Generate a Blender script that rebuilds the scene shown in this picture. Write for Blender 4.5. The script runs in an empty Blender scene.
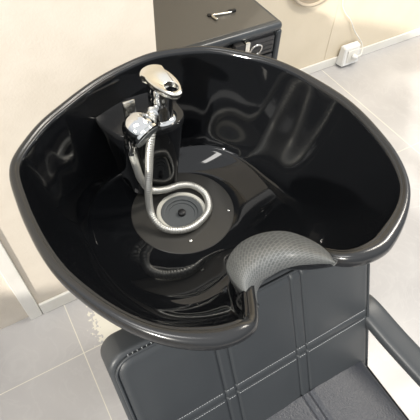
import bpy, bmesh, math, random
import numpy as np
from mathutils import Vector, Matrix
random.seed(4)
sc = bpy.context.scene
C = sc.collection
PI = math.pi

# ------------------------------------------------------------------ camera
cam_d = bpy.data.cameras.new('camera')
cam = bpy.data.objects.new('camera', cam_d); C.objects.link(cam)
RT = Vector((0.86727264, -0.49693433, 0.02990728)); UP = Vector((0.37574585, 0.6928113, 0.61548969)); FW = Vector((0.32657805, 0.52255983, -0.7875773))
M3 = Matrix((RT, UP, -FW)).transposed()
cam.matrix_world = Matrix.Translation((0, 0, 1.57)) @ M3.to_4x4()
cam_d.sensor_width = 36; cam_d.lens = 36 * 459.5 / 420
cam_d.clip_start = 0.02
sc.camera = cam

# ------------------------------------------------------------------ light and exposure
w = bpy.data.worlds.new('room_light'); sc.world = w; w.use_nodes = True
wn = w.node_tree; wn.nodes.clear()
wo = wn.nodes.new('ShaderNodeOutputWorld'); bg = wn.nodes.new('ShaderNodeBackground')
tc = wn.nodes.new('ShaderNodeTexCoord'); sx = wn.nodes.new('ShaderNodeSeparateXYZ'); rp = wn.nodes.new('ShaderNodeValToRGB')
wn.links.new(tc.outputs['Generated'], sx.inputs[0]); wn.links.new(sx.outputs['Z'], rp.inputs[0])
rp.color_ramp.elements[0].position = 0.0; rp.color_ramp.elements[0].color = (0.45, 0.48, 0.51, 1)
rp.color_ramp.elements[1].position = 0.55; rp.color_ramp.elements[1].color = (0.95, 0.97, 1.0, 1)
wn.links.new(rp.outputs[0], bg.inputs[0]); bg.inputs[1].default_value = 0.75
wn.links.new(bg.outputs[0], wo.inputs[0])
sd = bpy.data.lights.new('sun', 'SUN'); sd.energy = 2.6; sd.angle = math.radians(2.5); sd.color = (1.0, 0.95, 0.86)
sun = bpy.data.objects.new('sun', sd); C.objects.link(sun)
sun.rotation_euler = Vector((1.4, 0.885, -0.75)).to_track_quat('-Z', 'Y').to_euler(); sun.location = (-3, -2, 3)
def area(name, loc, target, sx_, sy_, e, col):
    d = bpy.data.lights.new(name, 'AREA'); d.shape = 'RECTANGLE'; d.size = sx_; d.size_y = sy_; d.energy = e; d.color = col
    o = bpy.data.objects.new(name, d); C.objects.link(o); o.location = loc
    o.rotation_euler = (Vector(target) - Vector(loc)).to_track_quat('-Z', 'Y').to_euler(); return o
area('overhead_fill', (2.0, 0.5, 2.75), (2.0, 0.5, 0), 1.2, 0.3, 34, (1, 0.93, 0.82))  # added fill, no known lamp: warms and brightens the right-hand floor
area('overhead_fill', (-0.7, 0.1, 2.75), (-0.7, 0.1, 0), 1.2, 0.3, 10, (1, 0.97, 0.92))  # added fill, no known lamp: gives crisp highlights on the black gloss
sc.view_settings.view_transform = 'Standard'; sc.view_settings.look = 'None'
sc.view_settings.exposure = 0.62; sc.view_settings.gamma = 1; sc.view_settings.use_curve_mapping = False

# ------------------------------------------------------------------ materials
def mat(name, col, rough=0.5, metal=0.0, coat=0.0, spec=0.5):
    m = bpy.data.materials.new(name); m.use_nodes = True
    b = m.node_tree.nodes['Principled BSDF']
    b.inputs['Base Color'].default_value = (*col, 1); b.inputs['Roughness'].default_value = rough
    b.inputs['Metallic'].default_value = metal; b.inputs['Coat Weight'].default_value = coat
    b.inputs['Specular IOR Level'].default_value = spec
    return m
def nodes(m): return m.node_tree.nodes, m.node_tree.links, m.node_tree.nodes['Principled BSDF']
def noise_bump(m, scale, strength, dist=0.001, detail=4):
    N, L, b = nodes(m)
    t = N.new('ShaderNodeTexCoord'); n = N.new('ShaderNodeTexNoise'); n.inputs['Scale'].default_value = scale; n.inputs['Detail'].default_value = detail
    bu = N.new('ShaderNodeBump'); bu.inputs['Strength'].default_value = strength; bu.inputs['Distance'].default_value = dist
    L.new(t.outputs['Object'], n.inputs['Vector']); L.new(n.outputs['Fac'], bu.inputs['Height']); L.new(bu.outputs[0], b.inputs['Normal'])
    return n
def noise_color(m, scale, c1, c2, lo=0.35, hi=0.65, detail=6, dist=0.0):
    N, L, b = nodes(m)
    t = N.new('ShaderNodeTexCoord'); n = N.new('ShaderNodeTexNoise'); n.inputs['Scale'].default_value = scale; n.inputs['Detail'].default_value = detail
    n.inputs['Distortion'].default_value = dist
    r = N.new('ShaderNodeValToRGB'); r.color_ramp.elements[0].position = lo; r.color_ramp.elements[0].color = (*c1, 1)
    r.color_ramp.elements[1].position = hi; r.color_ramp.elements[1].color = (*c2, 1)
    L.new(t.outputs['Object'], n.inputs['Vector']); L.new(n.outputs['Fac'], r.inputs[0]); L.new(r.outputs[0], b.inputs['Base Color'])
    return r

m_wall = mat('cream_wall', (0.80, 0.72, 0.58), 0.85)
noise_color(m_wall, 14, (0.69, 0.625, 0.535), (0.73, 0.665, 0.575)); noise_bump(m_wall, 160, 0.25, 0.002)
m_wallfar = mat('beige_wall', (0.78, 0.66, 0.48), 0.85)
noise_color(m_wallfar, 6, (0.74, 0.65, 0.50), (0.78, 0.69, 0.54)); noise_bump(m_wallfar, 160, 0.2, 0.002)
m_door = mat('pale_peach_panel', (0.72, 0.60, 0.50), 0.6); noise_color(m_door, 4, (0.70, 0.585, 0.485), (0.74, 0.625, 0.52))
m_trim = mat('white_trim', (0.80, 0.78, 0.72), 0.45); noise_color(m_trim, 9, (0.77, 0.75, 0.69), (0.83, 0.81, 0.76))
m_white = mat('white_plastic', (0.82, 0.82, 0.80), 0.35)
m_cord = mat('cord_white', (0.86, 0.84, 0.78), 0.5)
m_abs = mat('glossy_black_plastic', (0.006, 0.0065, 0.0075), 0.05, spec=0.5)
noise_bump(m_abs, 9, 0.06, 0.004, 1)
m_abs_lit = mat('lit_black_plastic', (0.013, 0.0135, 0.0145), 0.22, spec=0.6)  # same black plastic, reflected light put in as a paler, rougher tone
m_plate = mat('satin_grey_plate', (0.045, 0.043, 0.039), 0.32)
m_ring = mat('off_white_gasket', (0.72, 0.70, 0.62), 0.4)
m_strain = mat('grey_strainer', (0.09, 0.097, 0.10), 0.5)
m_dark = mat('dark_rubber', (0.01, 0.01, 0.011), 0.5)
m_chrome = mat('chrome', (0.66, 0.66, 0.65), 0.07, 1.0)
m_satin = mat('satin_metal', (0.78, 0.76, 0.70), 0.22, 1.0)
m_steel = mat('steel', (0.6, 0.6, 0.58), 0.2, 1.0)
m_thread = mat('grey_thread', (0.42, 0.43, 0.44), 0.7)
m_lens = mat('dark_purple_lens', (0.02, 0.012, 0.018), 0.1)
# leather
m_leather = mat('black_leather', (0.036, 0.040, 0.044), 0.42)
noise_bump(m_leather, 320, 0.25, 0.0006, 3)
m_seat = mat('grained_black_leather', (0.040, 0.043, 0.052), 0.36)
noise_bump(m_seat, 260, 0.8, 0.0018, 6)
# cabinet
m_cab = mat('charcoal_laminate', (0.085, 0.080, 0.070), 0.30); noise_bump(m_cab, 500, 0.1, 0.0004)
m_cabd = mat('charcoal_metal_edge', (0.035, 0.04, 0.045), 0.28)
m_cabf = mat('charcoal_drawer_front', (0.028, 0.028, 0.03), 0.35)
# hose: braided
m_hose = mat('braided_steel', (0.74, 0.73, 0.68), 0.36, 0.75)
# pad: embossed weave
m_pad = mat('grey_gel_pad', (0.13, 0.135, 0.135), 0.42)
def pad_nodes():
    N, L, b = nodes(m_pad)
    uv = N.new('ShaderNodeUVMap'); br = N.new('ShaderNodeTexBrick'); mp = N.new('ShaderNodeMapping')
    mp.inputs['Rotation'].default_value = (0, 0, PI / 4)
    br.inputs['Scale'].default_value = 90; br.inputs['Mortar Size'].default_value = 0.07; br.inputs['Brick Width'].default_value = 0.8; br.inputs['Row Height'].default_value = 0.45
    br.inputs['Color1'].default_value = (0.095, 0.10, 0.10, 1); br.inputs['Color2'].default_value = (0.075, 0.08, 0.08, 1); br.inputs['Mortar'].default_value = (0.145, 0.15, 0.148, 1)
    bu = N.new('ShaderNodeBump'); bu.inputs['Strength'].default_value = 0.35; bu.inputs['Distance'].default_value = 0.0008; bu.invert = True
    L.new(uv.outputs[0], mp.inputs[0]); L.new(mp.outputs[0], br.inputs['Vector']); L.new(br.outputs['Color'], b.inputs['Base Color'])
    L.new(br.outputs['Fac'], bu.inputs['Height']); L.new(bu.outputs[0], b.inputs['Normal'])
pad_nodes()
# floor
m_floor = mat('grey_marble_tile', (0.5, 0.49, 0.48), 0.28)
def floor_nodes():
    N, L, b = nodes(m_floor)
    t = N.new('ShaderNodeTexCoord'); s = N.new('ShaderNodeSeparateXYZ'); L.new(t.outputs['Object'], s.inputs[0])
    def M(op, a, c=None, v=None):
        n = N.new('ShaderNodeMath'); n.operation = op
        for i, q in enumerate((a, c)):
            if q is None: continue
            if isinstance(q, (int, float)): n.inputs[i].default_value = q
            else: L.new(q, n.inputs[i])
        return n.outputs[0]
    T = 0.886
    def line(co, off, hw):
        f = M('FRACT', M('DIVIDE', M('SUBTRACT', co, off), T))
        d = M('MINIMUM', f, M('SUBTRACT', 1.0, f))
        return M('LESS_THAN', M('MULTIPLY', d, T), hw)
    gx = M('MAXIMUM', M('LESS_THAN', M('ABSOLUTE', M('ADD', s.outputs[0], 0.045)), 0.0016), M('LESS_THAN', M('ABSOLUTE', M('SUBTRACT', s.outputs[0], 1.727)), 0.0022))
    far = M('GREATER_THAN', s.outputs[0], 0.841)
    yy = M('SUBTRACT', s.outputs[1], M('MULTIPLY', far, 0.21))
    gy = line(yy, 0.705 - T * 20, 0.0015)
    g = M('MAXIMUM', gx, gy)
    n1 = N.new('ShaderNodeTexNoise'); n1.inputs['Scale'].default_value = 2.2; n1.inputs['Detail'].default_value = 8; n1.inputs['Distortion'].default_value = 1.2
    L.new(t.outputs['Object'], n1.inputs['Vector'])
    r = N.new('ShaderNodeValToRGB'); r.color_ramp.elements[0].position = 0.3; r.color_ramp.elements[0].color = (0.45, 0.438, 0.435, 1)
    r.color_ramp.elements[1].position = 0.7; r.color_ramp.elements[1].color = (0.54, 0.528, 0.52, 1)
    L.new(n1.outputs['Fac'], r.inputs[0])
    # fine pale veins
    n2 = N.new('ShaderNodeTexNoise'); n2.inputs['Scale'].default_value = 5; n2.inputs['Detail'].default_value = 5; n2.inputs['Distortion'].default_value = 2.5
    L.new(t.outputs['Object'], n2.inputs['Vector'])
    v = M('SUBTRACT', 1.0, M('MINIMUM', 1.0, M('MULTIPLY', M('ABSOLUTE', M('SUBTRACT', n2.outputs['Fac'], 0.5)), 28)))
    mx = N.new('ShaderNodeMixRGB'); mx.inputs[2].default_value = (0.58, 0.57, 0.555, 1); L.new(M('MULTIPLY', v, 0.28), mx.inputs[0]); L.new(r.outputs[0], mx.inputs[1])
    mg = N.new('ShaderNodeMixRGB'); mg.inputs[2].default_value = (0.80, 0.77, 0.66, 1); L.new(M('MULTIPLY', g, 0.85), mg.inputs[0]); L.new(mx.outputs[0], mg.inputs[1])
    # old white plaster smear beside the chair
    dx = M('SUBTRACT', s.outputs[0], 0.095); dy = M('SUBTRACT', s.outputs[1], 0.76)
    dd = M('SQRT', M('ADD', M('POWER', M('MULTIPLY', dx, 13), 2), M('POWER', M('MULTIPLY', dy, 7), 2)))
    n3 = N.new('ShaderNodeTexNoise'); n3.inputs['Scale'].default_value = 70; n3.inputs['Detail'].default_value = 8; L.new(t.outputs['Object'], n3.inputs['Vector'])
    sm = M('LESS_THAN', dd, M('ADD', M('MULTIPLY', n3.outputs['Fac'], 2.2), -0.15))
    ms = N.new('ShaderNodeMixRGB'); ms.inputs[2].default_value = (0.82, 0.79, 0.68, 1); L.new(M('MULTIPLY', sm, 0.85), ms.inputs[0]); L.new(mg.outputs[0], ms.inputs[1])
    L.new(ms.outputs[0], b.inputs['Base Color'])
floor_nodes()

# ------------------------------------------------------------------ helpers
def tag(o, label=None, cat=None, group=None, kind=None):
    if label: o['label'] = label
    if cat: o['category'] = cat
    if group: o['group'] = group
    if kind: o['kind'] = kind
    return o
def thing(name, label, cat, loc, group=None):
    o = bpy.data.objects.new(name, None); C.objects.link(o); o.location = loc; o.empty_display_size = 0.05
    return tag(o, label, cat, group)
def wloc(p):
    v = Vector((0, 0, 0))
    while p is not None: v += Vector(p.location); p = p.parent
    return v
def obj(name, bm, m, parent=None, smooth=True, origin=None, auto=None):
    """bm in world coordinates"""
    off = wloc(parent)
    o_loc = Vector(origin) if origin is not None else off
    bmesh.ops.translate(bm, verts=bm.verts, vec=-o_loc)
    me = bpy.data.meshes.new(name); bm.to_mesh(me); bm.free()
    ms = m if isinstance(m, (list, tuple)) else [m]
    for q in ms: me.materials.append(q)
    for p in me.polygons: p.use_smooth = smooth
    if auto and smooth:
        me.set_sharp_from_angle(angle=math.radians(auto))
    o = bpy.data.objects.new(name, me); C.objects.link(o)
    o.parent = parent; o.location = o_loc - off
    return o
def box(bm, x0, x1, y0, y1, z0, z1, bev=0.0, seg=3):
    vs = [bm.verts.new((x, y, z)) for x in (x0, x1) for y in (y0, y1) for z in (z0, z1)]
    F = [(0,1,3,2),(4,6,7,5),(0,4,5,1),(2,3,7,6),(0,2,6,4),(1,5,7,3)]
    fs = [bm.faces.new([vs[i] for i in f]) for f in F]
    if bev:
        es = list({e for f in fs for e in f.edges})
        bmesh.ops.bevel(bm, geom=es, offset=bev, segments=seg, profile=0.5, affect='EDGES')
    return vs
def nb(): return bmesh.new()
def catmull(pts, n, closed=False):
    P = [Vector(p) for p in pts]; out = []
    N_ = len(P); segs = N_ if closed else N_ - 1
    for i in range(segs):
        if closed: a, b_, c, d = P[(i-1) % N_], P[i], P[(i+1) % N_], P[(i+2) % N_]
        else: a, b_, c, d = P[max(i-1, 0)], P[i], P[i+1], P[min(i+2, N_-1)]
        for k in range(n):
            t = k / n
            out.append(0.5 * ((2*b_) + (-a + c)*t + (2*a - 5*b_ + 4*c - d)*t*t + (-a + 3*b_ - 3*c + d)*t**3))
    if not closed: out.append(P[-1])
    return out
def tube(bm, path, rad, seg=12, closed=False, caps=True, rfun=None):
    n = len(path); rings = []
    T = []
    for i in range(n):
        a = path[(i-1) % n] if (closed or i > 0) else path[i]; b_ = path[(i+1) % n] if (closed or i < n-1) else path[i]
        T.append((b_ - a).normalized())
    nrm = T[0].orthogonal().normalized()
    for i in range(n):
        nrm = (nrm - T[i] * nrm.dot(T[i])).normalized(); bi = T[i].cross(nrm)
        r = rad if rfun is None else rfun(i / (n-1), i)
        rings.append([bm.verts.new(path[i] + (nrm * math.cos(2*PI*k/seg) + bi * math.sin(2*PI*k/seg)) * r) for k in range(seg)])
    m_ = n if closed else n - 1
    for i in range(m_):
        A, B = rings[i], rings[(i+1) % n]
        for k in range(seg): bm.faces.new((A[k], A[(k+1) % seg], B[(k+1) % seg], B[k]))
    if caps and not closed:
        bm.faces.new(rings[0][::-1]); bm.faces.new(rings[-1])
def lathe(bm, origin, axis, prof, seg=40, cap0=True, cap1=True):
    """prof: (radius, height along axis)"""
    ax = Vector(axis).normalized(); u = ax.orthogonal().normalized(); v = ax.cross(u); O = Vector(origin); R = []
    for r, h in prof:
        R.append([bm.verts.new(O + ax*h + (u*math.cos(2*PI*k/seg) + v*math.sin(2*PI*k/seg))*max(r, 1e-5)) for k in range(seg)])
    for A, B in zip(R, R[1:]):
        for k in range(seg): bm.faces.new((A[k], A[(k+1) % seg], B[(k+1) % seg], B[k]))
    if cap0: bm.faces.new(R[0][::-1])
    if cap1: bm.faces.new(R[-1])
def loft(bm, rings, cap0=True, cap1=True, closed=True):
    R = [[bm.verts.new(p) for p in r] for r in rings]; n = len(R[0])
    for A, B in zip(R, R[1:]):
        for k in range(n if closed else n - 1): bm.faces.new((A[k], A[(k+1) % n], B[(k+1) % n], B[k]))
    if cap0: bm.faces.new(R[0][::-1])
    if cap1: bm.faces.new(R[-1])
    return R
def struct(name, bm, m, smooth=False, label=None):
    o = obj(name, bm, m, None, smooth); o['kind'] = 'structure'; return o

# ------------------------------------------------------------------ room
YL, YF = 0.923, 1.635
b = nb(); box(b, -1.6, 4.0, -2.2, YF + 0.12, -0.05, 0.0); struct('floor', b, m_floor)
# near wall on the left with its end corner at x = 0.40
b = nb(); box(b, -0.123, 0.40, YL, YF - 0.001, 0, 2.9); struct('wall_near', b, m_wall)
b = nb(); box(b, -1.6, -0.168, YL + 0.006, YL + 0.15, 0, 2.9); struct('wall_left', b, m_wall)
b = nb(); box(b, 0.401, 4.0, YF, YF + 0.12, 0, 2.9); struct('wall_back', b, m_wallfar)
# added unseen low wall that keeps sun off the left floor (behind and left of the camera)
b = nb(); box(b, -1.6, -1.5, -2.2, YL + 0.005, 0, 0.9); struct('wall_sunblock', b, m_wall)
b = nb(); box(b, -0.168, -0.124, YL - 0.012, YL + 0.1, 0, 2.3, 0.002, 1); struct('trim_1', b, m_trim)
b = nb(); box(b, -0.122, 0.40, YL - 0.012, YL - 0.0005, 0.0, 0.07, 0.004, 2); struct('baseboard_near', b, m_trim)
b = nb(); box(b, 0.402, 4.0, YF - 0.012, YF - 0.0005, 0.0, 0.055, 0.004, 2); struct('baseboard_back', b, m_trim)

# ------------------------------------------------------------------ black trolley cabinet in the recess
CX0, CX1, CY0, CY1, CZ = 0.43, 1.013, 1.186, 1.61, 0.705
t = thing('tool_cabinet', 'black wheeled tool cabinet with flat charcoal top, standing in the corner behind the basin', 'cabinet', (0.72, 1.40, 0))
b = nb(); box(b, CX0+0.006, CX1-0.006, CY0+0.012, CY1, 0.07, CZ-0.036, 0.006, 2); obj('body', b, m_cabf, t, auto=40)
b = nb(); box(b, CX0, CX1, CY0-0.002, CY1, CZ-0.036, CZ, 0.016, 5); obj('edge_frame', b, m_cabd, t, auto=50)
b = nb(); box(b, CX0+0.02, CX1-0.02, CY0+0.02, CY1-0.01, CZ-0.004, CZ+0.0015, 0.001, 1); tag(obj('top_panel', b, m_cab, t, auto=40), 'matt charcoal top panel')
for s in (CX0+0.012, CX1-0.012):
    b = nb(); box(b, s-0.012, s+0.012, CY0-0.001, CY0+0.025, 0.07, CZ-0.03, 0.008, 3); obj('corner_post', b, m_cabd, t, auto=40)
zt = CZ - 0.045
for k in range(4):
    h = 0.075 if k < 2 else 0.20
    b = nb(); box(b, CX0+0.03, CX1-0.03, CY0+0.002, CY0+0.02, zt-h+0.008, zt, 0.003, 2)
    for q in range(1, int(h/0.018)):
        zz = zt - q*0.018
        box(b, CX0+0.034, CX1-0.034, CY0-0.001, CY0+0.004, zz-0.002, zz+0.002, 0.001, 1)
    d = obj('drawer', b, m_cabf, t, auto=40)
    zt -= h
b = nb(); box(b, 0.800, 0.838, CY0-0.024, CY0+0.002, CZ-0.085, CZ-0.028, 0.004, 2); obj('latch', b, m_dark, t, auto=40)
b = nb(); box(b, 0.846, 0.866, CY0-0.016, CY0+0.002, CZ-0.09, CZ-0.032, 0.003, 2); obj('hasp', b, m_satin, t, auto=40)
b = nb(); ctr = Vector((0.893, CY0-0.014, CZ-0.072))
tube(b, [ctr + Vector((0.024*math.cos(a), -0.006*math.sin(a), 0.024*math.sin(a))) for a in np.linspace(0, 2*PI, 28, endpoint=False)], 0.0036, 8, closed=True)
tag(obj('pull_ring', b, m_chrome, t), 'chrome ring pull')
for x in (CX0+0.06, CX1-0.06):
    for y in (CY0+0.06, CY1-0.06):
        b = nb(); lathe(b, (x-0.012, y, 0.03), (1, 0, 0), [(0.01, 0), (0.028, 0.002), (0.03, 0.006), (0.03, 0.018), (0.028, 0.022), (0.01, 0.024)], 24)
        box(b, x-0.018, x+0.018, y-0.016, y+0.016, 0.056, 0.071, 0.002, 1)
        obj('caster', b, m_dark, t, auto=40)
# small bent metal key lying on the cabinet
b = nb()
path = [Vector(p) for p in [(0.800, 1.293, CZ+0.0075), (0.797, 1.312, CZ+0.0065), (0.797, 1.322, CZ+0.006), (0.805, 1.327, CZ+0.006), (0.828, 1.322, CZ+0.006), (0.858, 1.317, CZ+0.006), (0.872, 1.315, CZ+0.006)]]
tube(b, catmull(path, 5), 0.0042, 10)
k = obj('metal_key', b, m_satin, None, origin=(0.83, 1.315, CZ+0.0015)); tag(k, 'small bent silver metal key lying on the charcoal cabinet top', 'key')
b = nb(); box(b, 0.862, 0.893, 1.314, 1.328, CZ+0.0018, CZ+0.0115, 0.003, 2); tag(obj('grip', b, m_dark, k, auto=40), 'black plastic grip')
b = nb(); box(b, 0.785, 0.800, 1.326, 1.342, CZ+0.0018, CZ+0.009, 0.003, 2); tag(obj('tip', b, m_dark, k, auto=40), 'black plastic tip')

# ------------------------------------------------------------------ back wall things
b = nb()
f0 = [(1.822, 0.012), (1.958, 0.012), (1.950, 0.128), (1.830, 0.128)]
ring0 = [(x, YF-0.0125 if z < .06 else YF-0.0125, z) for x, z in f0]
ring1 = [(1.828, YF-0.062, 0.016), (1.952, YF-0.062, 0.016), (1.946, YF-0.050, 0.122), (1.834, YF-0.050, 0.122)]
loft(b, [ring0, ring1]); bmesh.ops.bevel(b, geom=list(b.edges), offset=0.004, segments=2, affect='EDGES')
ob = thing('outlet_box', 'white surface-mounted power socket box low on the beige back wall', 'outlet', (1.89, YF-0.03, 0.012))
obj('housing', b, m_white, ob, auto=40)
b = nb(); box(b, 1.853, 1.927, YF-0.062, YF-0.054, 0.030, 0.108, 0.003, 2); obj('socket_plate', b, m_trim, ob, auto=40)
pc = [(1.790, YF-0.006, 1.3), (1.770, YF-0.006, 0.9), (1.752, YF-0.006, 0.55), (1.757, YF-0.006, 0.40), (1.79, YF-0.006, 0.335), (1.853, YF-0.008, 0.27), (1.90, YF-0.012, 0.20), (1.958, YF-0.018, 0.135), (1.985, YF-0.022, 0.10), (1.985, YF-0.035, 0.072), (1.962, YF-0.058, 0.062), (1.925, YF-0.075, 0.068), (1.905, YF-0.072, 0.072)]
b = nb(); tube(b, catmull(pc, 8), 0.0032, 8)
pw = thing('power_cord', 'thin white power cord hanging down the back wall into the socket box', 'cord', (1.957, YF-0.03, 0.0))
obj('cable', b, m_cord, pw)
b = nb(); lathe(b, (1.892, YF-0.063, 0.072), (0.35, -1, 0), [(0.013, 0), (0.015, 0.003), (0.013, 0.018), (0.006, 0.028)], 20); obj('plug', b, m_white, pw, auto=40)
# round wall disc whose lower edge shows at the top of the picture
rm = thing('round_mirror', 'round beige-rimmed mirror on the back wall, only its lower edge showing', 'mirror', (1.553, YF-0.02, 0.425))
b = nb(); lathe(b, (1.553, YF-0.001, 0.60), (0, -1, 0), [(0.155, 0), (0.172, 0.002), (0.175, 0.008), (0.175, 0.018), (0.168, 0.022), (0.160, 0.020), (0.158, 0.014)], 64, True, False)
obj('frame', b, mat('beige_rim', (0.50, 0.43, 0.33), 0.5), rm, auto=40)
b = nb(); lathe(b, (1.553, YF-0.013, 0.60), (0, -1, 0), [(0.1595, 0), (0.1595, 0.003)], 64); obj('glass', b, mat('mirror_glass', (0.40, 0.34, 0.26), 0.3, 0.6), rm, auto=40)
# thin surface cable duct beside the cord
b = nb(); box(b, 1.735, 1.739, YF-0.0025, YF-0.0005, 0.057, 2.4, 0.001, 1); struct('trim_2', b, m_wallfar)

# ------------------------------------------------------------------ shampoo basin
CC = Vector((0.287, 0.50))
OUT = [(0.450,0.752),(0.400,0.772),(0.326,0.787),(0.26,0.776),(0.207,0.761),(0.155,0.738),(0.109,0.712),(0.058,0.682),(0.022,0.648),(-0.007,0.617),(-0.018,0.596),(-0.021,0.573),(-0.023,0.528),(-0.023,0.464),(-0.018,0.405),(-0.009,0.362),(0.006,0.324),(0.029,0.277),(0.062,0.229),(0.085,0.206),(0.110,0.188),(0.135,0.175),(0.160,0.170),(0.182,0.172),(0.200,0.178),(0.209,0.190),(0.213,0.212),(0.228,0.240),(0.255,0.252),(0.287,0.256),(0.314,0.252),(0.331,0.238),(0.341,0.216),(0.352,0.199),(0.374,0.185),(0.405,0.179),(0.428,0.180),(0.470,0.198),(0.508,0.222),(0.540,0.250),(0.560,0.281),(0.580,0.330),(0.590,0.379),(0.597,0.430),(0.598,0.470),(0.592,0.512),(0.584,0.546),(0.572,0.590),(0.557,0.628),(0.535,0.665),(0.512,0.691),(0.483,0.722)]
NTH = 360
def polar(points, smooth):
    th = np.array([math.atan2(p[1]-CC.y, p[0]-CC.x) % (2*PI) for p in points]); rr = np.array([math.hypot(p[1]-CC.y, p[0]-CC.x) for p in points])
    cols = [np.array([p[i] for p in points]) for i in range(2, len(points[0]))]
    o = np.argsort(th); th = th[o]; out = []
    g = np.arange(NTH) * 2*PI / NTH
    for a in [rr] + cols:
        a = a[o]; v = np.interp(g, th, a, period=2*PI)
        kr = np.exp(-0.5*(np.arange(-15, 16)/smooth)**2); kr /= kr.sum()
        v = np.convolve(np.concatenate([v[-15:], v, v[:15]]), kr, 'valid'); out.append(v)
    return out
_a = polar(OUT, 1.1)[0]; _b = polar(OUT, 3.2)[0]
_d = np.abs((np.arange(NTH)*2*PI/NTH - 1.5*PI + PI) % (2*PI) - PI); _k = 1/(1+np.exp((_d-math.radians(32))/math.radians(3)))
R_out = _a*_k + _b*(1-_k)
FL = [(0.287,0.335,0.885),(0.24,0.325,0.885),(0.19,0.305,0.885),(0.14,0.335,0.865),(0.105,0.40,0.82),(0.090,0.47,0.785),(0.086,0.55,0.772),(0.098,0.63,0.775),(0.135,0.69,0.78),(0.19,0.712,0.78),(0.287,0.715,0.78),(0.38,0.708,0.78),(0.435,0.685,0.778),(0.474,0.62,0.772),(0.482,0.55,0.772),(0.482,0.47,0.785),(0.474,0.40,0.82),(0.44,0.335,0.865),(0.39,0.305,0.885),(0.335,0.325,0.885)]
R_fl, Z_fl = polar(FL, 6.0)
g = np.arange(NTH) * 2*PI / NTH
ZR = 1.02
dn = np.abs((g - 1.5*PI + PI) % (2*PI) - PI)            # angle from the notch
sg = np.degrees((g - 1.5*PI + PI) % (2*PI) - PI)        # signed angle from the notch, positive to the right
notch = 1/(1+np.exp(-(sg+13.8)/1.6)) / (1+np.exp((sg-9)/1.8))
Zrim = ZR - 0.045*notch
px = CC.x + R_out*np.cos(g); py = CC.y + R_out*np.sin(g)
tx = np.roll(px, -1)-np.roll(px, 1); ty = np.roll(py, -1)-np.roll(py, 1); L_ = np.hypot(tx, ty); nx, ny = ty/L_, -tx/L_
lobe = np.exp(-((dn-math.radians(25))/math.radians(12))**2)
wid = 0.74 + 0.42*lobe - 0.15*notch
def ringo(off, z):   # inward offset by off
    return [(px[i]-nx[i]*off*wid[i], py[i]-ny[i]*off*wid[i], Zrim[i]+z) for i in range(NTH)]
lip = [(0.005,-0.026),(0.001,-0.022),(0.0,-0.016),(0.0005,-0.009),(0.003,-0.003),(0.008,0.0),(0.0135,0.0),(0.0175,-0.0015),(0.0188,-0.0035),(0.0205,-0.0030),(0.0235,-0.0045),(0.0255,-0.012)]
PC = (0.287, 0.575); PR = 0.1155; PZ = 0.745
def inner_rings(expand, dz, n=26, m=12):
    rings = []
    x0 = np.array([p[0] for p in ringo(0.0255, 0)]); y0 = np.array([p[1] for p in ringo(0.0255, 0)]); z0 = Zrim - 0.012
    fx = CC.x + R_fl*np.cos(g); fy = CC.y + R_fl*np.sin(g)
    for k in range(1, n+1):
        t_ = k/n
        c0, c1, c2, c3 = (1-t_)**3, 3*(1-t_)**2*t_, 3*(1-t_)*t_*t_, t_**3
        h = c1*0.18 + c2*0.62 + c3; v = c1*0.42 + c2*1.02 + c3
        rings.append([(x0[i]+(fx[i]-x0[i])*h + nx[i]*expand*min(1, k/3), y0[i]+(fy[i]-y0[i])*h + ny[i]*expand*min(1, k/3), z0[i]+(Z_fl[i]-z0[i])*v + dz*min(1, k/3)) for i in range(NTH)])
    # radial floor toward the drain plate
    ang = np.arctan2(fy-PC[1], fx-PC[0])
    ex = PC[0]+PR*np.cos(ang); ey = PC[1]+PR*np.sin(ang)
    for k in range(1, m+1):
        t_ = k/m; s = 1-(1-t_)**1.6
        rings.append([(fx[i]+(ex[i]-fx[i])*t_, fy[i]+(ey[i]-fy[i])*t_, Z_fl[i]+(PZ-Z_fl[i])*s + dz) for i in range(NTH)])
    return rings
sb = thing('shampoo_basin', 'glossy black salon shampoo basin with chrome mixer tap on a pedestal', 'basin', (0.287, 0.575, 0))
b = nb()
bowl_in = inner_rings(0, 0)
loft(b, [ringo(*q) for q in lip[::-1]][::-1] , False, False)
# inner basin joined to the lip
last = ringo(*lip[-1]); loft(b, [last] + bowl_in, False, False)
# underside
under = [ringo(*lip[0]), ringo(0.016, -0.022)]
ou = inner_rings(0.012, -0.010)[3::3]
loft(b, under + ou, False, True)
bmesh.ops.remove_doubles(b, verts=b.verts, dist=0.00005)
bmesh.ops.recalc_face_normals(b, faces=b.faces)
# rim faces get the copy of the plastic paled for reflected light, the rest the mirror gloss
o = obj('bowl', b, [m_abs, m_abs_lit], sb)
bvx = {}
for p in o.data.polygons:
    c = p.center + Vector((0.287, 0.575, 0))
    i = int(round((math.atan2(c.y-CC.y, c.x-CC.x) % (2*PI))/(2*PI)*NTH)) % NTH
    r = math.hypot(c.x-CC.x, c.y-CC.y)
    if c.z > Zrim[i]-0.041 and R_out[i]-r < 0.0195*wid[i]*1.2 : p.material_index = 1

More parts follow.
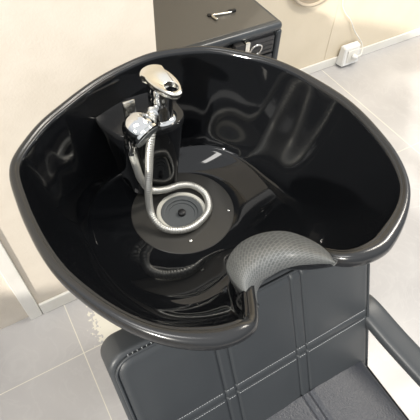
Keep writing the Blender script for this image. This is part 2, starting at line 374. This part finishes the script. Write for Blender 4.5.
def disc(bm, c, r0, r1, z0, z1, seg=64):
    lathe(bm, (c[0], c[1], 0), (0, 0, 1), [(r0, z0), (r0, z1), (r1, z1), (r1, z0)], seg, False, False)
b = nb(); lathe(b, (PC[0], PC[1], 0), (0, 0, 1), [(0.117, PZ-0.012), (0.1165, PZ+0.0005), (0.115, PZ+0.0015), (0.056, PZ-0.0005), (0.052, PZ-0.004), (0.048, PZ-0.014)], 80, False, False)
dp = obj('drain_plate', b, m_plate, sb, auto=30); tag(dp, 'satin dark grey round plate')
for q in ((0.263, 0.494), (0.378, 0.526), (0.318, 0.655)):
    b = nb(); lathe(b, (q[0], q[1], PZ), (0, 0, 1), [(0.0035, 0), (0.0035, 0.0025), (0.0015, 0.0035)], 14); obj('screw', b, m_steel, dp, auto=40)
DC = (0.283, 0.573)
b = nb(); lathe(b, (DC[0], DC[1], PZ), (0, 0, 1), [(0.0475, -0.008), (0.0475, 0.001), (0.0490, 0.0032), (0.0535, 0.0036), (0.0565, 0.0028), (0.0575, 0.0)], 64, False, False)
tag(obj('gasket', b, m_ring, sb, auto=40), 'off-white ring around the drain')
b = nb(); lathe(b, (DC[0], DC[1], PZ), (0, 0, 1), [(0.0478, 0.0005), (0.044, 0.001), (0.037, -0.001), (0.0365, -0.004), (0.030, -0.0045), (0.0295, -0.0065), (0.012, -0.007), (0.0, -0.007)], 64, False, False)
st = obj('strainer', b, m_strain, sb, auto=25)
b = nb(); lathe(b, (DC[0], DC[1], PZ), (0, 0, 1), [(0.0085, -0.0075), (0.0085, 0.001), (0.006, 0.003), (0.0, 0.003)], 24, False, False); obj('knob', b, m_dark, st, auto=40)

# ledge for the tap
top = [(0.345,0.745),(0.338,0.690),(0.337,0.658),(0.322,0.638),(0.290,0.629),(0.255,0.632),(0.222,0.638),(0.200,0.646),(0.188,0.660),(0.175,0.695),(0.170,0.716),(0.172,0.735),(0.18,0.750)]
bot = [(0.325,0.745),(0.318,0.690),(0.318,0.662),(0.308,0.645),(0.282,0.637),(0.255,0.637),(0.230,0.642),(0.214,0.652),(0.206,0.668),(0.200,0.700),(0.198,0.716),(0.20,0.735),(0.205,0.750)]
tp = [v for v in catmull([(x, y, 0) for x, y in top], 4, True)]; bp_ = [v for v in catmull([(x, y, 0) for x, y in bot], 4, True)]
b = nb(); rings = []
tc_ = Vector((0.26, 0.69, 0))
for z, s, f in [(0.766, 1.0, 1.0), (0.80, 1.0, .9), (0.86, 1.0, .6), (0.91, 1.0, .28), (0.938, 1.0, .06), (0.945, 1.0, 0), (0.949, 0.992, 0), (0.951, 0.975, 0), (0.9505, 0.95, 0), (0.9500, 0.5, 0)]:
    rings.append([Vector(((tc_ + (a.lerp(c_, f) - tc_) * s).x, (tc_ + (a.lerp(c_, f) - tc_) * s).y, z)) for a, c_ in zip(tp, bp_)])
loft(b, rings); bmesh.ops.recalc_face_normals(b, faces=b.faces)
lo = obj('tap_ledge', b, [m_abs, m_abs_lit], sb, auto=50)
for p in lo.data.polygons:
    if p.center.z > 0.940: p.material_index = 1  # ledge top takes the paler copy so it looks lit

# mixer tap
b = nb(); FX, FY = 0.289, 0.664
lathe(b, (FX, FY, 0), (0, 0, 1), [(0.031, 0.950), (0.031, 0.954), (0.028, 0.957), (0.0245, 0.959), (0.0235, 0.975), (0.0235, 1.008), (0.0215, 1.011), (0.0215, 1.013), (0.0240, 1.016), (0.0240, 1.030), (0.021, 1.040), (0.012, 1.046)], 40)
tb = obj('mixer_tap', b, m_chrome, sb, auto=35)
b = nb(); lathe(b, (FX-0.020, FY-0.014, 0.985), (-0.35, -0.5, 0.2), [(0.010, -0.004), (0.010, 0.012), (0.012, 0.013), (0.012, 0.022), (0.008, 0.024)], 20)
obj('outlet_nut', b, m_chrome, tb, auto=35)
# lever plate: teardrop with an oval hole
b = nb()
def teardrop(s=1.0, z=0.0, n=48):
    pts = []
    for k in range(n):
        a = 2*PI*k/n; u = math.cos(a); v = math.sin(a)       # u = +1 toward the user end
        x = v * (0.0235 - 0.0015*u) * s; y = -u*0.049*s
        if u < -0.55: y = 0.049*s*(0.55 + ( -u-0.55)*0.75)*1.13; x *= 1.3
        pts.append((x, y, z))
    return pts
def hole(s, z, n=48):
    return [(0.0125*s*math.sin(2*PI*k/n), -0.025-0.0145*s*math.cos(2*PI*k/n), z) for k in range(n)]
n_ = 48
def wedge(p):                                                   # tilt and droop, sits on the body
    x, y, z = p
    zz = z + 0.06*y
    q = Matrix.Rotation(math.radians(13), 3, 'Z') @ Vector((x, y, zz))
    return Vector((0.2850, 0.640, 1.056)) + q
R_ = [[wedge(p) for p in r] for r in (hole(1, -0.008), teardrop(0.93, -0.010), teardrop(1.0, -0.004), teardrop(1.0, 0.001), teardrop(0.93, 0.004), hole(1.12, 0.0042), hole(1.0, 0.003), hole(1, -0.008))]
loft(b, R_, False, False); bmesh.ops.remove_doubles(b, verts=b.verts, dist=1e-5); bmesh.ops.recalc_face_normals(b, faces=b.faces)
lv = obj('lever', b, m_satin, tb, auto=40); tag(lv, 'flat satin lever plate with an oval hole')
b = nb(); lathe(b, wedge((0, 0.006, -0.016)), (0, 0, 1), [(0.016, 0), (0.019, 0.008)], 28); obj('lever_neck', b, m_chrome, tb, auto=40)
# clip that holds the spray head
b = nb(); box(b, 0.214, 0.239, 0.668, 0.674, 0.951, 1.010, 0.0025, 2); box(b, 0.210, 0.243, 0.652, 0.682, 0.9505, 0.957, 0.002, 2)
obj('spray_clip', b, m_steel, sb, auto=40)
# pedestal
b = nb()
def rr(cx, cy, hx, hy, r, z, n=6):
    pts = []
    for sx__, sy__, a0 in ((1,1,0),(-1,1,PI/2),(-1,-1,PI),(1,-1,1.5*PI)):
        for k in range(n+1):
            a = a0 + PI/2*k/n; pts.append((cx+sx__*(hx-r)+r*math.cos(a), cy+sy__*(hy-r)+r*math.sin(a), z))
    return pts
loft(b, [rr(.287,.60,.13,.13,.03,0.001), rr(.287,.60,.13,.13,.03,.02), rr(.287,.60,.10,.10,.03,.04), rr(.287,.60,.08,.09,.03,.4), rr(.287,.59,.10,.10,.03,.66), rr(.287,.585,.12,.11,.03,.728)])
obj('pedestal', b, m_dark, sb, auto=40)

# ------------------------------------------------------------------ hand shower with braided hose
HS = [(0.203,0.622,0.93),(0.207,0.620,0.89),(0.213,0.619,0.85),(0.232,0.622,0.80),(0.268,0.625,0.778),(0.309,0.628,0.768),(0.337,0.618,0.760),(0.351,0.587,0.757),(0.341,0.551,0.756),(0.316,0.529,0.756),(0.279,0.518,0.7565),(0.248,0.524,0.757),(0.224,0.541,0.760),(0.213,0.563,0.770),(0.211,0.580,0.79),(0.215,0.589,0.84),(0.225,0.598,0.89),(0.232,0.601,0.94),(0.243,0.609,0.975),(0.254,0.628,0.990),(0.262,0.645,0.996)]
hs = thing('hand_shower', 'chrome spray head resting on the tap ledge with a coiled braided steel hose', 'shower head', (0.222, 0.623, 0.951))
b = nb(); path = catmull(HS, 26)
# resample evenly, ribbed
d = [0]
for a, c_ in zip(path, path[1:]): d.append(d[-1] + (c_-a).length)
step = 0.0013; nn = int(d[-1]/step); pts = []; j = 0
for k in range(nn+1):
    s = d[-1]*k/nn
    while j < len(d)-2 and d[j+1] < s: j += 1
    pts.append(path[j].lerp(path[j+1], (s-d[j])/max(1e-9, d[j+1]-d[j])))
tube(b, pts, 0.008, 16, rfun=lambda t_, i: 0.0082 if (i % 4) in (0, 1) else 0.0068)
obj('hose', b, m_hose, hs)
ax = Vector((0.34, -0.80, -0.42)).normalized(); O = Vector((0.221, 0.622, 0.986))
b = nb(); lathe(b, O, ax, [(0.002,-0.027),(0.013,-0.025),(0.022,-0.020),(0.0280,-0.011),(0.0300,0.0),(0.0300,0.013),(0.0285,0.017),(0.0315,0.019),(0.0315,0.024),(0.029,0.026)], 44)
head = obj('spray_head', b, m_chrome, hs, auto=32)
b = nb(); lathe(b, O, ax, [(0.027, 0.0262), (0.027, 0.0275), (0.022, 0.0285)], 40); fc = obj('spray_face', b, m_strain, hs, auto=40)
b = nb(); hp = catmull([O + Vector((-0.010, 0.004, -0.010)), Vector((0.204, 0.627, 0.960)), Vector((0.202, 0.624, 0.942)), Vector((0.202, 0.622, 0.926))], 8)
tube(b, hp, 0.01, 18, rfun=lambda t_, i: 0.0125 - 0.0035*t_ + (0.0012 if 0.55 < t_ < 0.8 else 0)); obj('handle', b, m_chrome, hs, auto=40)
b = nb(); lathe(b, Vector((FX-0.026, FY-0.021, 0.988)), (-0.6, -0.7, 0.0), [(0.0095, -0.002), (0.0095, 0.012), (0.0078, 0.016)], 18); obj('hose_nut', b, m_chrome, hs, auto=40)

# ------------------------------------------------------------------ neck rest
PA = [(0.2212,0.2158,0.9620),(0.2170,0.2357,0.9600),(0.2141,0.2610,0.9550),(0.2173,0.2860,0.9500),(0.2238,0.3028,0.9500),(0.2432,0.3196,0.9500),(0.2725,0.3300,0.9500),(0.3088,0.3284,0.9500),(0.3406,0.3116,0.9550),(0.3551,0.2782,0.9700),(0.3503,0.2346,1.0000),(0.3342,0.1992,1.0260)]
PB = [(0.2259,0.2150,0.9620),(0.2270,0.2199,0.9650),(0.2302,0.2273,0.9650),(0.2347,0.2341,0.9650),(0.2418,0.2396,0.9650),(0.2527,0.2451,0.9650),(0.2667,0.2471,0.9650),(0.2873,0.2462,0.9700),(0.3051,0.2376,0.9800),(0.3169,0.2237,0.9950),(0.3257,0.2081,1.0120),(0.3318,0.1941,1.0260)]
PM = [(0.2214,0.2133,0.9680),(0.2175,0.2231,0.9750),(0.2132,0.2340,0.9850),(0.2142,0.2458,0.9900),(0.2189,0.2539,0.9950),(0.2310,0.2617,1.0000),(0.2509,0.2671,1.0000),(0.2768,0.2655,1.0030),(0.3006,0.2547,1.0080),(0.3152,0.2349,1.0180),(0.3246,0.2124,1.0280),(0.3293,0.1945,1.0320)]
A_, B_, M_ = (catmull(q, 6) for q in (PA, PB, PM))
b = nb(); uvl = b.loops.layers.uv.new('UVMap'); NV = 16; grid = []
for i in range(len(A_)):
    a, c_, mm = A_[i], B_[i], M_[i]
    ctrl = 2*mm - 0.5*(a + c_)
    row = [a*(1-v)**2 + ctrl*2*v*(1-v) + c_*v*v for v in [k/NV for k in range(NV+1)]]
    grid.append([b.verts.new(p) for p in row])
for i in range(len(grid)-1):
    for k in range(NV):
        f = b.faces.new((grid[i][k], grid[i+1][k], grid[i+1][k+1], grid[i][k+1]))
        for lp, (ii, kk) in zip(f.loops, ((i, k), (i+1, k), (i+1, k+1), (i, k+1))):
            lp[uvl].uv = (ii/(len(grid)-1)*0.26, kk/NV*0.085)
bmesh.ops.recalc_face_normals(b, faces=b.faces)
nr = obj('neck_rest', b, m_pad, None, origin=(0.287, 0.255, 0.955)); tag(nr, 'grey embossed gel neck rest draped over the notch of the black basin', 'neck rest')
if nr.data.polygons[len(nr.data.polygons)//2].normal.z < 0: nr.data.flip_normals()
md = nr.modifiers.new('thick', 'SOLIDIFY'); md.thickness = 0.006; md.offset = -1
md = nr.modifiers.new('bev', 'BEVEL'); md.width = 0.002; md.segments = 2; md.limit_method = 'ANGLE'; md.angle_limit = math.radians(50)

# ------------------------------------------------------------------ salon chair
sc_ = thing('salon_chair', 'black quilted leather salon chair standing in front of the shampoo basin', 'chair', (0.285, -0.08, 0))
TAN = 0.42; cz = math.cos(math.atan(TAN)); sz = math.sin(math.atan(TAN))
EX = Vector((1, 0, 0)); EV = Vector((0, sz, cz)); EN = Vector((0, -cz, sz))     # across, up the back, out of the face
B0 = Vector((0, 0.199 + TAN*(0.42-0.604), 0.42))
def bk(x, s, n): return B0 + EX*x + EV*s + EN*n
HB = (0.828-0.42)/cz
XL, XR = 0.001, 0.574
# back body
b = nb()
def rrect(x0, x1, s0, s1, r, n_off, k=8):
    pts = []
    for cx, cs, a0 in ((x1-r, s1-r, 0), (x0+r, s1-r, PI/2), (x0+r, s0+r, PI), (x1-r, s0+r, 1.5*PI)):
        for q in range(k+1):
            a = a0 + PI/2*q/k; pts.append(bk(cx+r*math.cos(a), cs+r*math.sin(a), n_off))
    return pts
def slab(bm, x0, x1, s0, s1, r, n0, n1, e):
    prof = []
    for q in range(5):
        a = PI/2*q/4; prof.append((e*(1-math.sin(a)), n0 + e*(1-math.cos(a))))
    rg = [rrect(x0+i_, x1-i_, s0+i_, s1-i_, max(r-i_, .002), n_) for i_, n_ in prof] + [rrect(x0+i_, x1-i_, s0+i_, s1-i_, max(r-i_, .002), n0+n1-n_) for i_, n_ in prof[::-1]]
    # grows toward +n
    loft(bm, rg)
    bmesh.ops.recalc_face_normals(bm, faces=bm.faces)
slab(b, XL, XR, -0.02, HB, 0.035, -0.072, -0.010, 0.010); obj('backrest', b, m_leather, sc_, auto=60)
# quilted face cushion: height field with stitched grooves
colsx = [0.2025, 0.3795]; rows_s = [(0.618-0.42)/cz]
FX0, FX1, FS0, FS1 = 0.010, 0.570, -0.02, HB-0.008
b = nb(); NXX, NSS = 220, 150; G = []
def groove(d_, w_=0.0022, dep=0.0045): return -dep*math.exp(-(d_/w_)**2)
for i in range(NXX+1):
    col = []
    for k in range(NSS+1):
        u, v = i/NXX, k/NSS
        # rounded-corner remap
        x = FX0+(FX1-FX0)*u; s = FS0+(FS1-FS0)*v
        ed = min(x-FX0, FX1-x, (FS1-s))
        h = 0.0
        for cx in colsx:
            h += groove(x-(cx-0.0125)) + groove(x-(cx+0.0125))
        for rs in rows_s:
            h += groove(s-(rs-0.0105)) + groove(s-(rs+0.0105))
        # plump cells
        dxs = min([abs(x-cx) for cx in colsx] + [x-FX0, FX1-x]); dss = min([abs(s-rs) for rs in rows_s] + [FS1-s, s-FS0+0.05])
        h += 0.003*(1-math.exp(-(max(dxs-0.013, 0)/0.03)**2))*(1-math.exp(-(max(dss-0.011, 0)/0.03)**2))
        ee = max(0, 1-ed/0.016); h -= 0.010*ee**2
        # corner rounding
        r = 0.035
        for (cx, sg) in ((FX0+r, -1), (FX1-r, 1)):
            if (x-cx)*sg > 0 and s > FS1-r:
                dx_, ds_ = x-cx, s-(FS1-r); mx_ = max(abs(dx_), abs(ds_)); q = math.hypot(dx_, ds_)
                if q > 1e-6: x_, s_ = cx+dx_*mx_/q, FS1-r+ds_*mx_/q; x, s = x_, s_
        col.append(b.verts.new(bk(x, s, -0.002+h)))
    G.append(col)
for i in range(NXX):
    for k in range(NSS): b.faces.new((G[i][k], G[i+1][k], G[i+1][k+1], G[i][k+1]))
bmesh.ops.recalc_face_normals(b, faces=b.faces)
o = obj('back_cushion', b, m_leather, sc_)
if o.data.polygons[len(o.data.polygons)//2].normal.y > 0: o.data.flip_normals()
# stitches
def stitch_line(bm, p0, p1, n_dir, side=0.0):
    L0 = (p1-p0).length; n = int(L0/0.0055); dv = (p1-p0).normalized()
    sdv = dv.cross(n_dir).normalized()
    for k in range(n):
        a = p0 + dv*(k*0.0055) + sdv*side; c_ = a + dv*0.0036
        q = [a+sdv*0.0005, a-sdv*0.0005, c_-sdv*0.0005, c_+sdv*0.0005]
        vs = [bm.verts.new(p) for p in q] + [bm.verts.new(p + n_dir*0.0007) for p in q]
        for f in ((0,1,2,3),(4,7,6,5),(0,4,5,1),(1,5,6,2),(2,6,7,3),(3,7,4,0)): bm.faces.new([vs[z] for z in f])
for rs in rows_s:
    for o_ in (-0.0135, 0.0135):
        b = nb()
        segs = [(FX0+0.02, colsx[0]-0.016), (colsx[0]-0.009, colsx[0]+0.009), (colsx[0]+0.016, colsx[1]-0.016), (colsx[1]-0.009, colsx[1]+0.009), (colsx[1]+0.016, FX1-0.012)]
        for a, c_ in segs: stitch_line(b, bk(a, rs+o_, -0.0015), bk(c_, rs+o_, -0.0015), EN)
        obj('stitching', b, m_thread, sc_, smooth=False)
b = nb(); n_st = 0
for k in range(22):      # short cross stitches over the top seam
    x = FX0 + 0.03 + k*(FX1-FX0-0.06)/59
    stitch_line(b, bk(x, FS1+0.0005, -0.0065), bk(x, FS1+0.0062, -0.0095), EV)
tag(obj('seam_stitching', b, m_thread, sc_, smooth=False), 'short grey stitches over the upper left seam')
# piping around the face
b = nb(); pp = [bk(FX0+0.001, FS0, -0.007)] + [bk(FX0+0.001, s, -0.007) for s in np.linspace(0.03, FS1-0.05, 12)]
for q in range(9):
    a = PI - PI/2*q/8; pp.append(bk(FX0+0.035+0.034*math.cos(a), FS1-0.035+0.034*math.sin(a), -0.007))
for q in range(9):
    a = PI/2 - PI/2*q/8; pp.append(bk(FX1-0.035+0.034*math.cos(a), FS1-0.035+0.034*math.sin(a), -0.007))
pp += [bk(FX1-0.001, s, -0.007) for s in np.linspace(FS1-0.05, 0.03, 12)] + [bk(FX1-0.001, FS0, -0.007)]
tube(b, pp, 0.0028, 8); obj('piping', b, m_leather, sc_)

# seat
SZ = 0.478
b = nb(); NX2, NY2 = 120, 110; G = []
SX0, SX1, SY0, SY1 = 0.018, 0.552, -0.38, 0.150
for i in range(NX2+1):
    col = []
    for k in range(NY2+1):
        x = SX0+(SX1-SX0)*i/NX2; y = SY0+(SY1-SY0)*k/NY2
        ed = min(x-SX0, SX1-x, y-SY0)
        h = 0.008*(1-math.exp(-(ed/0.05)**2)) - 0.012*max(0, 1-ed/0.012)**2
        for cx in (0.2025, 0.3795): h += groove(x-cx+0.0085, 0.004, 0.005) + groove(x-cx-0.0085, 0.004, 0.005)
        col.append(b.verts.new((x, y, SZ+h)))
    G.append(col)
for i in range(NX2):
    for k in range(NY2): b.faces.new((G[i][k], G[i+1][k], G[i+1][k+1], G[i][k+1]))
# sides
edge = [G[i][0] for i in range(NX2+1)] + [G[NX2][k] for k in range(1, NY2+1)] + [G[i][NY2] for i in range(NX2-1, -1, -1)] + [G[0][k] for k in range(NY2-1, 0, -1)]
lowr = [b.verts.new((v.co.x, v.co.y, SZ-0.095)) for v in edge]
for i in range(len(edge)):
    j = (i+1) % len(edge); b.faces.new((edge[j], edge[i], lowr[i], lowr[j]))
b.faces.new(lowr); bmesh.ops.recalc_face_normals(b, faces=b.faces)
obj('seat', b, m_seat, sc_, auto=50)
b = nb(); tube(b, [Vector(p) for p in [(SX0, SY1, SZ-.010), (SX0, SY0, SZ-.010), (SX1, SY0, SZ-.010), (SX1, SY1-0.02, SZ-.010)]], 0.003, 8); obj('seat_piping', b, m_leather, sc_)
# armrests
for sgn in (1, -1):
    mx = lambda x: x if sgn > 0 else 0.570 - x
    pth = [Vector(p) for p in [(mx(0.588), 0.255, 0.575), (mx(0.590), 0.215, 0.582), (mx(0.600), 0.14, 0.568), (mx(0.612), 0.06, 0.556), (mx(0.622), -0.03, 0.55), (mx(0.626), -0.14, 0.55), (mx(0.626), -0.24, 0.548), (mx(0.622), -0.31, 0.53)]]
    cp = catmull(pth, 6); b = nb(); rings = []
    for i, p in enumerate(cp):
        a = cp[max(i-1, 0)]; c_ = cp[min(i+1, len(cp)-1)]; T_ = (c_-a).normalized(); S_ = T_.cross(Vector((0, 0, 1))).normalized(); U_ = S_.cross(T_).normalized()
        e = min(1, 0.45+i/5, 0.45+(len(cp)-1-i)/5); hw, hh = 0.031*e, 0.019*e
        rings.append([p + S_*hw*math.copysign(abs(math.cos(q))**0.6, math.cos(q)) + U_*hh*math.copysign(abs(math.sin(q))**0.7, math.sin(q)) for q in np.linspace(0, 2*PI, 24, endpoint=False)])
    loft(b, rings); bmesh.ops.recalc_face_normals(b, faces=b.faces)
    ar = obj('armrest', b, m_leather, sc_, auto=70)
    for yy in (-0.28, -0.20):
        b = nb(); tube(b, catmull([(mx(0.620), yy, 0.545), (mx(0.618), yy, 0.48), (mx(0.600), yy, 0.405), (mx(0.545), yy, 0.378)], 6), 0.009, 10); obj('arm_bracket', b, m_chrome, ar)
# hydraulic base
b = nb(); lathe(b, (0.285, -0.10, 0), (0, 0, 1), [(0.20, 0.001), (0.205, 0.006), (0.20, 0.014), (0.12, 0.024), (0.05, 0.032), (0.042, 0.06), (0.04, 0.20), (0.03, 0.205), (0.03, 0.36)], 56); obj('base', b, m_chrome, sc_, auto=40)
b = nb(); box(b, 0.10, 0.47, -0.26, 0.10, 0.355, 0.383, 0.004, 2); obj('seat_plate', b, m_dark, sc_, auto=40)
